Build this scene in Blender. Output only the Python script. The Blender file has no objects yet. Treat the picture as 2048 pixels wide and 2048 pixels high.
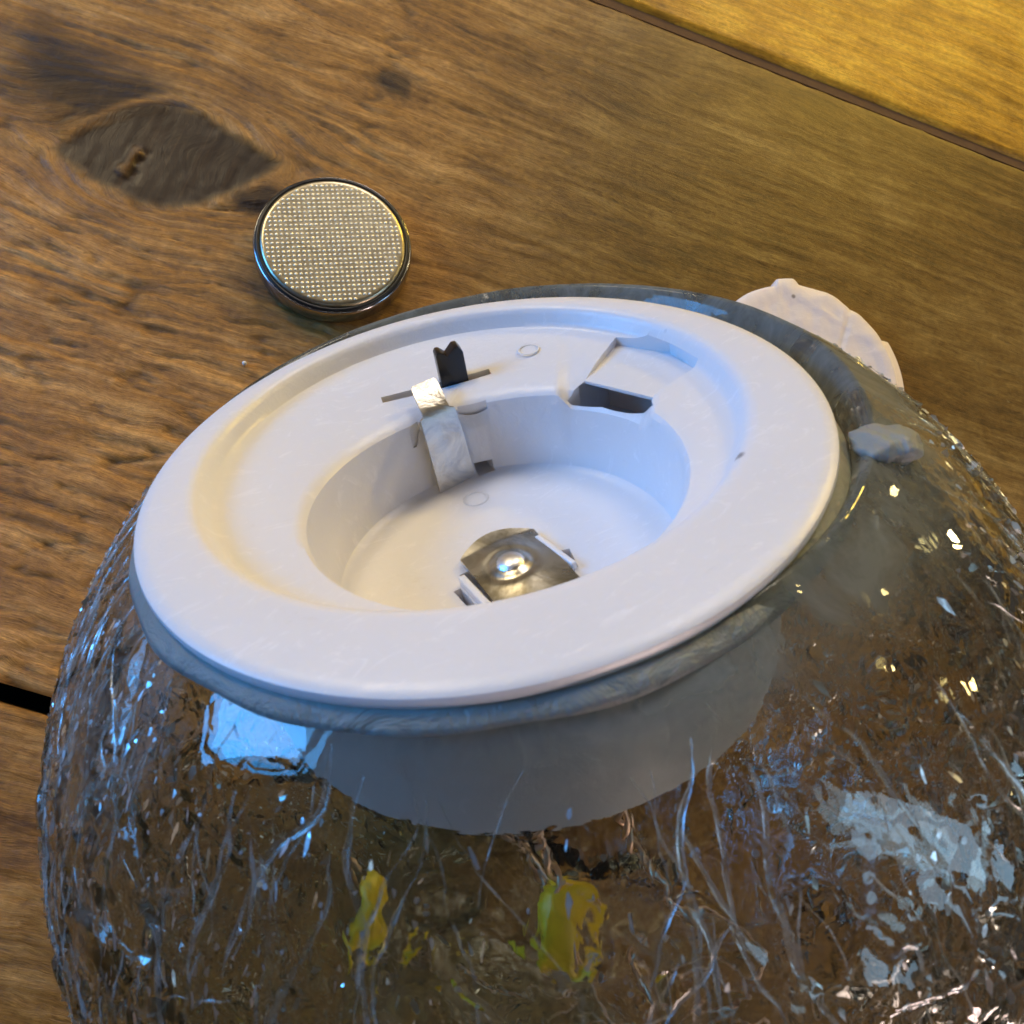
import bpy, bmesh, math, random
import numpy as np
from mathutils import Matrix, Vector, noise as mnoise

S = bpy.context.scene
COL = S.collection
MM = 0.001

# ------------------------------------------------------------------ camera, world, lights
cam = bpy.data.cameras.new('camera')
cam.sensor_width = 36.0
cam.lens = 1801.63 / 2048 * 36.0
cam.clip_start = 0.005
cam.clip_end = 20.0
co = bpy.data.objects.new('camera', cam)
COL.objects.link(co)
CR = Matrix(((0.98142755, -0.05438691, -0.18396204), (0.0, 0.95896884, -0.28351148), (0.19183317, 0.27824597, 0.94115844)))
co.matrix_world = Matrix.Translation((0, 0, 105.668 * MM)) @ CR.to_4x4()
cam.dof.use_dof = True
cam.dof.focus_distance = 0.080
cam.dof.aperture_fstop = 160.0
S.camera = co

W = bpy.data.worlds.new('World')
S.world = W
W.use_nodes = True
bg = W.node_tree.nodes['Background']
bg.inputs[0].default_value = (1.0, 0.84, 0.78, 1)
bg.inputs[1].default_value = 0.055

def area(name, loc, aim, size, size_y, color, power):
    L = bpy.data.lights.new(name, 'AREA')
    L.shape = 'RECTANGLE'; L.size = size; L.size_y = size_y
    L.color = color; L.energy = power
    o = bpy.data.objects.new(name, L); COL.objects.link(o)
    o.location = loc
    o.rotation_euler = (Vector(aim) - Vector(loc)).to_track_quat('-Z', 'Y').to_euler()
    return o
area('window_light', (-0.60, 0.12, 0.225), (0, 0.03, 0.03), 0.30, 0.24, (0.07, 0.38, 1.0), 3.7)
area('ceiling_light', (0.10, 1.10, 0.72), (0.0, 0.04, 0.02), 0.40, 0.40, (1.0, 0.88, 0.77), 4.6)
area('left_fill', (-0.20, 0.32, 0.24), (0, 0.03, 0.03), 0.10, 0.10, (1.0, 0.80, 0.50), 0.56)  # added near fill, so the wood darkens from left to right
yl = area('yellow_lamp', (0.42, 0.62, 0.30), (0.10, 0.155, 0.0), 0.07, 0.07, (1.0, 0.66, 0.10), 0.30)
yl.data.spread = math.radians(70)

area('low_fill', (0.42, -0.52, 0.085), (0.02, 0.0, 0.04), 0.26, 0.10, (1.0, 0.74, 0.68), 2.0)  # added low fill that brightens the cup's side through the glass
area('reflection_strip', (0.54, -0.15, 0.42), (0.02, 0.0, 0.06), 0.09, 0.40, (0.42, 0.70, 1.0), 0.55)  # added strip light, placed for the pale blue reflection in the glass
for n_, p_ in enumerate(((0.45, 0.75, 0.50), (0.70, 0.36, 0.50), (0.34, 0.92, 0.34), (0.66, 0.10, 0.30), (0.75, 0.55, 0.22), (0.55, 0.48, 0.75), (0.80, 0.22, 0.62))):  # added small lights, there only for gold glints on the glass
    area('glint_light', p_, (0.02, 0.0, 0.04), 0.020, 0.020, (1.0, 0.76, 0.30), 0.085)
wb = area('glint_light', (0.50, 0.26, 0.105), (0.03, 0.0, 0.045), 0.02, 0.02, (1.0, 0.80, 0.36), 0.02)  # one more added light for glints on the globe's right side
wb.data.spread = math.radians(50)

S.view_settings.view_transform = 'Standard'
S.view_settings.look = 'None'
S.view_settings.exposure = 0.0
S.view_settings.gamma = 1.0
S.render.engine = 'CYCLES'
S.cycles.use_denoising = True
S.cycles.use_adaptive_sampling = True
S.cycles.adaptive_threshold = 0.05
S.cycles.max_bounces = 14
S.cycles.transmission_bounces = 14
S.cycles.transparent_max_bounces = 16
S.cycles.glossy_bounces = 8
S.cycles.caustics_refractive = True
S.cycles.caustics_reflective = True
S.cycles.blur_glossy = 0.3
S.cycles.sample_clamp_indirect = 6.0

# ------------------------------------------------------------------ helpers
def link_mesh(name, me, mats, parent=None, matrix=None, smooth=True):
    o = bpy.data.objects.new(name, me)
    COL.objects.link(o)
    for m in (mats if isinstance(mats, (list, tuple)) else [mats]):
        me.materials.append(m)
    if smooth:
        me.polygons.foreach_set('use_smooth', [True] * len(me.polygons))
    if matrix is not None:
        o.matrix_world = matrix
    if parent is not None:
        set_parent(o, parent)
    return o

def world_of(o):
    m = o.matrix_basis.copy()
    p = o.parent
    if p is None:
        return m
    return world_of(p) @ o.matrix_parent_inverse @ m

def set_parent(o, parent):
    w = world_of(o)
    o.parent = parent
    o.matrix_parent_inverse = Matrix.Identity(4)
    o.matrix_basis = world_of(parent).inverted() @ w

def empty(name, loc, label, cat, group=None):
    o = bpy.data.objects.new(name, None)
    o.empty_display_size = 0.01
    COL.objects.link(o)
    o.location = loc
    o['label'] = label; o['category'] = cat
    if group: o['group'] = group
    return o

def mesh_from(verts, faces, name='m'):
    me = bpy.data.meshes.new(name)
    me.from_pydata([tuple(v) for v in verts], [], faces)
    me.update()
    return me

def grid_mesh(P, wrap=False, name='m'):
    """P: (rows, cols, 3) array"""
    r, c = P.shape[:2]
    idx = np.arange(r * c).reshape(r, c)
    if wrap:
        a = idx[:-1, :]; b = np.roll(idx, -1, 1)[:-1, :]; d = idx[1:, :]; e = np.roll(idx, -1, 1)[1:, :]
    else:
        a = idx[:-1, :-1]; b = idx[:-1, 1:]; d = idx[1:, :-1]; e = idx[1:, 1:]
    F = np.stack([a, b, e, d], -1).reshape(-1, 4)
    me = bpy.data.meshes.new(name)
    me.vertices.add(r * c); me.vertices.foreach_set('co', P.reshape(-1).astype(np.float32))
    me.loops.add(F.size); me.loops.foreach_set('vertex_index', F.reshape(-1).astype(np.int32))
    me.polygons.add(len(F)); me.polygons.foreach_set('loop_start', np.arange(0, F.size, 4, dtype=np.int32))
    me.polygons.foreach_set('loop_total', np.full(len(F), 4, dtype=np.int32))
    me.update(calc_edges=True)
    me.validate()
    return me

def lathe(profile, n=96, name='m', cap_first=False, cap_last=False):
    """profile: list of (z, r, ox, oy)  in mm -> metres"""
    th = np.linspace(0, 2 * np.pi, n, endpoint=False)
    P = np.zeros((len(profile), n, 3))
    for i, p in enumerate(profile):
        z, r = p[0], p[1]
        ox, oy = (p[2], p[3]) if len(p) > 2 else (0, 0)
        P[i, :, 0] = ox + r * np.cos(th); P[i, :, 1] = oy + r * np.sin(th); P[i, :, 2] = z
    P *= MM
    me = grid_mesh(P, wrap=True, name=name)
    bm = bmesh.new(); bm.from_mesh(me); bm.verts.ensure_lookup_table()
    if cap_first: bm.faces.new([bm.verts[k] for k in range(n)])
    if cap_last: bm.faces.new([bm.verts[(len(profile) - 1) * n + k] for k in range(n)])
    bmesh.ops.recalc_face_normals(bm, faces=bm.faces)
    bm.to_mesh(me); bm.free()
    return me

# ---- small Perlin noise on arrays
_rs = np.random.RandomState(7)
_perm = _rs.permutation(512)
_ang = _rs.rand(512) * 2 * np.pi
_gx, _gy = np.cos(_ang), np.sin(_ang)
def perlin(x, y, seed=0):
    xi = np.floor(x).astype(int); yi = np.floor(y).astype(int)
    xf = x - xi; yf = y - yi
    u = xf ** 3 * (xf * (xf * 6 - 15) + 10); v = yf ** 3 * (yf * (yf * 6 - 15) + 10)
    def g(ix, iy, dx, dy):
        h = _perm[(_perm[(ix + seed * 37) % 512] + iy) % 512]
        return _gx[h] * dx + _gy[h] * dy
    n00 = g(xi, yi, xf, yf); n10 = g(xi + 1, yi, xf - 1, yf)
    n01 = g(xi, yi + 1, xf, yf - 1); n11 = g(xi + 1, yi + 1, xf - 1, yf - 1)
    return ((n00 * (1 - u) + n10 * u) * (1 - v) + (n01 * (1 - u) + n11 * u) * v) * 1.5
def fbm(x, y, o=4, seed=0):
    s = 0; a = 1; t = 0
    for k in range(o):
        s = s + a * perlin(x * 2 ** k, y * 2 ** k, seed + k); t += a; a *= 0.5
    return s / t * 1.4
def sstep(a, b, x):
    t = np.clip((x - a) / (b - a), 0, 1)
    return t * t * (3 - 2 * t)

# ------------------------------------------------------------------ materials
class NT:
    def __init__(self, name):
        self.m = bpy.data.materials.new(name); self.m.use_nodes = True
        self.t = self.m.node_tree; self.b = self.t.nodes['Principled BSDF']; self.out = self.t.nodes['Material Output']
    def n(self, typ, ins=None, **kw):
        x = self.t.nodes.new(typ)
        for k, v in kw.items(): setattr(x, k, v)
        if ins:
            for k, v in ins.items(): self.set(x, k, v)
        return x
    def set(self, node, key, v):
        s = node.inputs[key]
        if hasattr(v, 'is_output') and v.is_output: self.t.links.new(v, s)
        elif isinstance(v, bpy.types.Node): self.t.links.new(v.outputs[0], s)
        else: s.default_value = v
    def P(self, **kw):
        for k, v in kw.items(): self.set(self.b, k.replace('_', ' '), v)
    def ramp(self, fac, stops, interp='LINEAR'):
        r = self.n('ShaderNodeValToRGB'); r.color_ramp.interpolation = interp
        e = r.color_ramp.elements
        while len(e) < len(stops): e.new(0.5)
        for el, (p, c) in zip(e, stops):
            el.position = p; el.color = (*c, 1) if len(c) == 3 else c
        self.set(r, 'Fac', fac)
        return r
    def math(self, op, a, b=None, clamp=False):
        x = self.n('ShaderNodeMath', operation=op, use_clamp=clamp); self.set(x, 0, a)
        if b is not None: self.set(x, 1, b)
        return x
    def mix(self, fac, a, b, mode='MIX'):
        x = self.n('ShaderNodeMix', data_type='RGBA', blend_type=mode)
        self.set(x, 0, fac)
        for i, v in ((6, a), (7, b)):
            if isinstance(v, tuple) and len(v) == 3: v = (*v, 1)
            s = x.inputs[i]
            if isinstance(v, bpy.types.Node): self.t.links.new(v.outputs[2] if v.bl_idname == 'ShaderNodeMix' else v.outputs[0], s)
            elif hasattr(v, 'is_output'): self.t.links.new(v, s)
            else: s.default_value = v
        return x.outputs[2]
    def noise(self, vec, scale, detail=4, rough=0.55, dist=0.0):
        return self.n('ShaderNodeTexNoise', {'Vector': vec, 'Scale': scale, 'Detail': detail, 'Roughness': rough, 'Distortion': dist})
    def bump(self, h, strength=0.3, dist=0.0002, normal=None):
        x = self.n('ShaderNodeBump', {'Height': h, 'Strength': strength, 'Distance': dist})
        if normal is not None: self.set(x, 'Normal', normal)
        return x
    def scaled(self, vec, s):
        x = self.n('ShaderNodeMapping'); self.set(x, 'Vector', vec); x.inputs['Scale'].default_value = s
        return x

def wood_material(name, c_dark, c_mid, c_light, gloss=0.42):
    """grain coordinate comes from a mesh attribute: (u along the plank, g across the grain, weathering mixed with painted light), in mm"""
    k = NT(name)
    at = k.n('ShaderNodeAttribute', attribute_name='grain').outputs['Vector']
    mattr = k.n('ShaderNodeAttribute', attribute_name='marks'); ms = mattr.outputs['Color']
    sep = k.n('ShaderNodeSeparateColor'); k.set(sep, 0, ms)
    knot, stain, rough = sep.outputs[0], sep.outputs[1], sep.outputs[2]
    fiss = mattr.outputs['Alpha']
    obj = k.n('ShaderNodeTexCoord').outputs['Object']
    broad = k.noise(k.scaled(at, (0.020, 0.16, 0)), 1.0, 4, 0.55, 0.4)
    streak = k.noise(k.scaled(at, (0.085, 0.72, 0)), 1.0, 6, 0.68, 0.6)
    fine = k.noise(k.scaled(at, (0.42, 2.8, 0)), 1.0, 5, 0.74, 0.7)
    fibre = k.noise(k.scaled(at, (0.30, 6.5, 0)), 1.0, 4, 0.7, 0.8)
    mott = k.noise(obj, 120.0, 6, 0.62, 0.3)
    f = k.math('ADD', k.math('MULTIPLY', streak.outputs[0], 0.50), k.math('MULTIPLY', broad.outputs[0], 0.42))
    f = k.math('ADD', f, k.math('MULTIPLY', mott.outputs[0], 0.34))
    f = k.math('SUBTRACT', f, 0.13)
    col = k.ramp(f, [(0.33, c_dark), (0.50, c_mid), (0.70, c_light)])
    col = k.mix(k.math('MULTIPLY', rough, 0.85), col, k.mix(1.0, col, (2.9, 2.65, 3.3), 'MULTIPLY'))  # weathered wood is paler; the brighter-lit left is painted in here too
    # small dark pores and pale raised fibres
    fr = k.ramp(fine.outputs[0], [(0.30, (0.55, 0.50, 0.46)), (0.45, (1, 1, 1)), (0.62, (1, 1, 1)), (0.76, (1.35, 1.3, 1.25))])
    col = k.mix(1.0, col, fr, 'MULTIPLY')
    col = k.mix(1.0, col, k.ramp(fibre.outputs[0], [(0.28, (0.74, 0.72, 0.70)), (0.5, (1.0, 1.0, 1.0)), (0.72, (1.28, 1.28, 1.26))]), 'MULTIPLY')
    gr = k.noise(obj, 1100.0, 3, 0.6)
    col = k.mix(1.0, col, k.ramp(gr.outputs[0], [(0.25, (0.78, 0.77, 0.75)), (0.75, (1.2, 1.2, 1.2))]), 'MULTIPLY')
    col = k.mix(k.math('MULTIPLY', fiss, 0.56), col, (0.030, 0.014, 0.005))
    kn = k.noise(k.scaled(at, (1.1, 0.32, 0)), 1.0, 6, 0.7, 0.6)
    kcol = k.ramp(kn.outputs[0], [(0.3, (0.012, 0.005, 0.002)), (0.55, (0.030, 0.014, 0.005)), (0.78, (0.080, 0.043, 0.016))])
    col = k.mix(knot, col, kcol)
    col = k.mix(stain, col, k.mix(1.0, col, (0.10, 0.10, 0.13), 'MULTIPLY'))
    k.P(Base_Color=col)
    r = k.math('ADD', gloss - 0.1, k.math('MULTIPLY', fine.outputs[0], 0.22))
    k.P(Roughness=r)
    k.set(k.b, 'Specular IOR Level', 0.34)
    h = k.math('ADD', k.math('MULTIPLY', fine.outputs[0], 0.9), k.math('MULTIPLY', mott.outputs[0], 0.5))
    h = k.math('ADD', h, k.math('MULTIPLY', gr.outputs[0], 0.18))
    h = k.math('ADD', h, k.math('MULTIPLY', fibre.outputs[0], 0.45))
    h = k.math('MULTIPLY', h, k.math('ADD', 0.45, rough))
    k.P(Normal=k.bump(h, 0.60, 0.00024))
    return k.m

def white_plastic(name, col=(0.80, 0.79, 0.80), rough=0.30):
    k = NT(name)
    obj = k.n('ShaderNodeTexCoord').outputs['Object']
    n1 = k.noise(obj, 60.0, 4, 0.5); n2 = k.noise(obj, 2600.0, 2, 0.5); n3 = k.noise(obj, 350.0, 5, 0.6, 1.0)
    c = k.mix(k.ramp(n1.outputs[0], [(0.35, (0, 0, 0)), (0.7, (1, 1, 1))]).outputs[0], tuple(v * 0.97 for v in col), col)
    sc = k.noise(k.scaled(obj, (1.0, 2.2, 1.0)), 300.0, 6, 0.75, 2.0)
    c = k.mix(k.ramp(sc.outputs[0], [(0.56, (0, 0, 0)), (0.66, (0.75,) * 3)]).outputs[0], c, tuple(min(1, v * 1.09) for v in col))
    c = k.mix(k.ramp(sc.outputs[0], [(0.28, (0.45,) * 3), (0.38, (0, 0, 0))]).outputs[0], c, tuple(v * f_ for v, f_ in zip(col, (0.90, 0.88, 0.85))))
    # scattered grime specks
    vo = k.n('ShaderNodeTexVoronoi', {'Vector': obj, 'Scale': 190.0, 'Randomness': 1.0})
    sp = k.ramp(vo.outputs['Distance'], [(0.035, (1, 1, 1)), (0.075, (0, 0, 0))])
    sel = k.ramp(k.n('ShaderNodeSeparateColor', {0: vo.outputs['Color']}).outputs[0], [(0.82, (0, 0, 0)), (0.85, (1, 1, 1))])
    dirt = k.math('MULTIPLY', sp.outputs[0], sel.outputs[0])
    c = k.mix(k.math('MULTIPLY', dirt, 0.75), c, (0.12, 0.09, 0.07))
    k.P(Base_Color=c, Roughness=k.math('ADD', rough - 0.06, k.math('MULTIPLY', n3.outputs[0], 0.14)))
    k.set(k.b, 'Subsurface Weight', 0.30); k.set(k.b, 'Subsurface Radius', (1.0, 0.85, 0.75)); k.set(k.b, 'Subsurface Scale', 0.0009)
    h = k.math('ADD', k.math('MULTIPLY', n2.outputs[0], 0.25), k.math('ADD', n3.outputs[0], k.math('MULTIPLY', sc.outputs[0], 0.8)))
    k.P(Normal=k.bump(h, 0.30, 0.00014))
    return k.m

def metal(name, col, rough, scuff=0.12, bump=0.12, scale=500.0, tarnish=None):
    k = NT(name)
    obj = k.n('ShaderNodeTexCoord').outputs['Object']
    n = k.noise(obj, scale, 5, 0.6, 0.6)
    c = (*col, 1)
    if tarnish:
        c = k.mix(k.ramp(k.noise(obj, scale * 0.75, 5, 0.65, 1.6).outputs[0], [(0.42, (0, 0, 0)), (0.62, (1, 1, 1))]).outputs[0], col, tarnish)
    k.P(Base_Color=c, Metallic=1.0, Roughness=k.math('ADD', rough, k.math('MULTIPLY', n.outputs[0], scuff)))
    k.P(Normal=k.bump(n.outputs[0], bump, 0.00015))
    return k.m

def plain(name, col, rough, spec=0.5, bump=0.1, scale=900.0):
    k = NT(name)
    obj = k.n('ShaderNodeTexCoord').outputs['Object']
    n = k.noise(obj, scale, 4, 0.6)
    c = k.mix(n.outputs[0], tuple(v * 0.8 for v in col), tuple(v * 1.15 for v in col))
    k.P(Base_Color=c, Roughness=rough, Normal=k.bump(n.outputs[0], bump, 0.0001))
    k.set(k.b, 'Specular IOR Level', spec)
    return k.m

def glass_material():
    k = NT('crackle_glass')
    obj = k.n('ShaderNodeTexCoord').outputs['Object']
    sx = k.n('ShaderNodeSeparateXYZ'); k.set(sx, 0, obj)
    dist_n = k.noise(obj, 160.0, 3, 0.6)
    wv = k.n('ShaderNodeVectorMath', operation='MULTIPLY_ADD'); k.set(wv, 0, dist_n.outputs['Color']); k.set(wv, 1, (0.004, 0.004, 0.004)); k.set(wv, 2, obj)
    vo = k.n('ShaderNodeTexVoronoi', {'Vector': k.scaled(wv.outputs[0], (1, 1, 0.55)), 'Scale': 330.0}, feature='DISTANCE_TO_EDGE')
    crack = k.ramp(vo.outputs['Distance'], [(0.0, (0, 0, 0)), (0.07, (1, 1, 1))])
    n2 = k.noise(obj, 420.0, 4, 0.6, 0.5)
    h = k.math('ADD', k.math('MULTIPLY', crack.outputs[0], 0.30), k.math('MULTIPLY', n2.outputs[0], 0.45))
    nb = k.bump(h, 0.05, 0.00030)
    g = k.n('ShaderNodeBsdfGlass', {'Color': (0.855, 0.868, 0.84, 1), 'Roughness': 0.012, 'IOR': 1.5, 'Normal': nb})
    # etched / glue-fogged glass round the mouth, wisps of white fracture below it
    fog = k.n('ShaderNodeBsdfDiffuse', {'Color': (0.33, 0.36, 0.34, 1), 'Normal': nb})
    tr = k.n('ShaderNodeBsdfTranslucent', {'Color': (0.34, 0.37, 0.36, 1), 'Normal': nb})
    fm = k.n('ShaderNodeMixShader', {0: 0.45}); k.set(fm, 1, fog); k.set(fm, 2, tr)
    st = k.noise(k.scaled(obj, (1, 1, 0.25)), 210.0, 6, 0.68, 0.7)
    zmask = k.n('ShaderNodeMapRange', {'Value': k.math('ADD', sx.outputs[2], k.math('MULTIPLY', k.math('SUBTRACT', sx.outputs[0], k.math('MULTIPLY', sx.outputs[1], 0.25)), 0.085)), 'From Min': 0.0264, 'From Max': 0.0288, 'To Min': 0.0, 'To Max': 1.0})
    near = k.math('MULTIPLY', zmask.outputs[0], k.ramp(st.outputs[0], [(0.30, (0.15,) * 3), (0.62, (1, 1, 1))]).outputs[0])
    wisps = k.math('MULTIPLY', k.ramp(st.outputs[0], [(0.55, (0, 0, 0)), (0.74, (1, 1, 1))]).outputs[0], 0.05)
    fac = k.math('MAXIMUM', k.math('MULTIPLY', near, 0.78), wisps, clamp=True)
    ms = k.n('ShaderNodeMixShader', {0: fac}); k.set(ms, 1, g); k.set(ms, 2, fm)
    k.t.links.new(ms.outputs[0], k.out.inputs['Surface'])
    return k.m

def crack_material():
    k = NT('crack_line')
    obj = k.n('ShaderNodeTexCoord').outputs['Object']
    n = k.noise(obj, 500.0, 4, 0.6)
    l1 = k.n('ShaderNodeBsdfTranslucent', {'Color': (0.72, 0.75, 0.73, 1)}); l0 = k.n('ShaderNodeBsdfDiffuse', {'Color': (0.72, 0.75, 0.73, 1)})
    l2 = k.n('ShaderNodeBsdfGlossy', {'Color': (0.95, 0.97, 0.96, 1), 'Roughness': 0.25})
    a = k.n('ShaderNodeMixShader', {0: 0.5}); k.set(a, 1, l0); k.set(a, 2, l1)
    b = k.n('ShaderNodeMixShader', {0: 0.5}); k.set(b, 1, a); k.set(b, 2, l2)
    tp = k.n('ShaderNodeBsdfTransparent', {'Color': (0.97, 0.98, 0.97, 1)})
    ms = k.n('ShaderNodeMixShader', {0: k.ramp(n.outputs[0], [(0.38, (0.05,) * 3), (0.68, (0.75,) * 3)]).outputs[0]}); k.set(ms, 1, tp); k.set(ms, 2, b)
    k.t.links.new(ms.outputs[0], k.out.inputs['Surface'])
    return k.m

def flake_material():
    k = NT('fracture_face')
    obj = k.n('ShaderNodeTexCoord').outputs['Object']
    n = k.noise(obj, 700.0, 3, 0.6)
    gl = k.n('ShaderNodeBsdfGlossy', {'Color': (0.95, 0.97, 0.97, 1), 'Roughness': 0.32, 'Normal': k.bump(n.outputs[0], 0.4, 0.0003)})
    tp = k.n('ShaderNodeBsdfTransparent', {'Color': (0.96, 0.98, 0.97, 1)})
    ms = k.n('ShaderNodeMixShader', {0: 0.78}); k.set(ms, 1, tp); k.set(ms, 2, gl)
    k.t.links.new(ms.outputs[0], k.out.inputs['Surface'])
    return k.m

M = dict(
    wood=wood_material('weathered_brown_wood', (0.068, 0.033, 0.006), (0.166, 0.087, 0.015), (0.315, 0.198, 0.054)),
    pine=wood_material('yellow_varnished_wood', (0.16, 0.072, 0.006), (0.43, 0.225, 0.016), (0.66, 0.41, 0.042), 0.34),
    under=plain('table_underside', (0.010, 0.008, 0.006), 0.9, 0.1),
    plastic=white_plastic('white_plastic'),
    cover=white_plastic('pinkish_white_plastic', (0.86, 0.76, 0.70), 0.45),
    steel=metal('battery_steel', (0.42, 0.43, 0.45), 0.10, 0.10, 0.03),
    cap=metal('embossed_battery_steel', (0.56, 0.50, 0.36), 0.24, 0.16, 0.12, 900.0, (0.46, 0.40, 0.27)),
    dots=metal('painted_glint_dots', (0.97, 0.90, 0.70), 0.42, 0.06, 0.02),  # paler than the cap: the light the dots catch is in the colour
    gasket=plain('black_gasket', (0.008, 0.008, 0.009), 0.35),
    black=plain('black_plastic', (0.009, 0.009, 0.010), 0.28),
    nickel=metal('tarnished_contact_metal', (0.74, 0.70, 0.62), 0.24, 0.22, 1.2, 520.0, (0.56, 0.54, 0.51)),
    plate=metal('dull_plate_metal', (0.72, 0.69, 0.61), 0.22, 0.16, 0.35, 300.0, (0.42, 0.38, 0.28)),
    stud=metal('polished_stud', (0.92, 0.91, 0.89), 0.34, 0.08, 0.03),
    copper=metal('copper_wire', (0.88, 0.66, 0.50), 0.38, 0.1, 0.05),
    phosphor=plain('yellow_phosphor', (0.95, 0.66, 0.02), 0.35),
    bead=plain('white_glass_bead', (0.85, 0.85, 0.80), 0.15),
    glue=None, glass=glass_material(), flake=flake_material(), crack=crack_material(),
)
k = NT('clear_glue')
obj_ = k.n('ShaderNodeTexCoord').outputs['Object']
nn = k.noise(obj_, 260.0, 5, 0.65, 0.6)
k.P(Base_Color=k.mix(nn.outputs[0], (0.24, 0.27, 0.25), (0.56, 0.59, 0.56)), Roughness=0.55, Normal=k.bump(nn.outputs[0], 0.8, 0.0008))
k.set(k.b, 'Transmission Weight', 0.45); k.set(k.b, 'Subsurface Weight', 0.2); k.set(k.b, 'Subsurface Scale', 0.001)
M['glue'] = k.m

# ------------------------------------------------------------------ the plank table
A = math.radians(-15.7)
UX = np.array([math.cos(A), math.sin(A)]); VX = np.array([-math.sin(A), math.cos(A)])
table = empty('wooden_table', (0, 0, 0), 'weathered brown plank table with a dark knot under the glass globe', 'table')
table.rotation_euler = (0, 0, A)
KU, KV = float(np.dot((-24.8, 77.4), UX)), float(np.dot((-24.8, 77.4), VX))
SU, SV = float(np.dot((3.9, 93.6), UX)), float(np.dot((3.9, 93.6), VX))

def axis(lo, hi, f0, f1, fine, coarse):
    a = list(np.arange(lo, f0, coarse)) + list(np.arange(f0, f1, fine)) + list(np.arange(f1, hi, coarse)) + [hi]
    return np.array(a)

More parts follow.
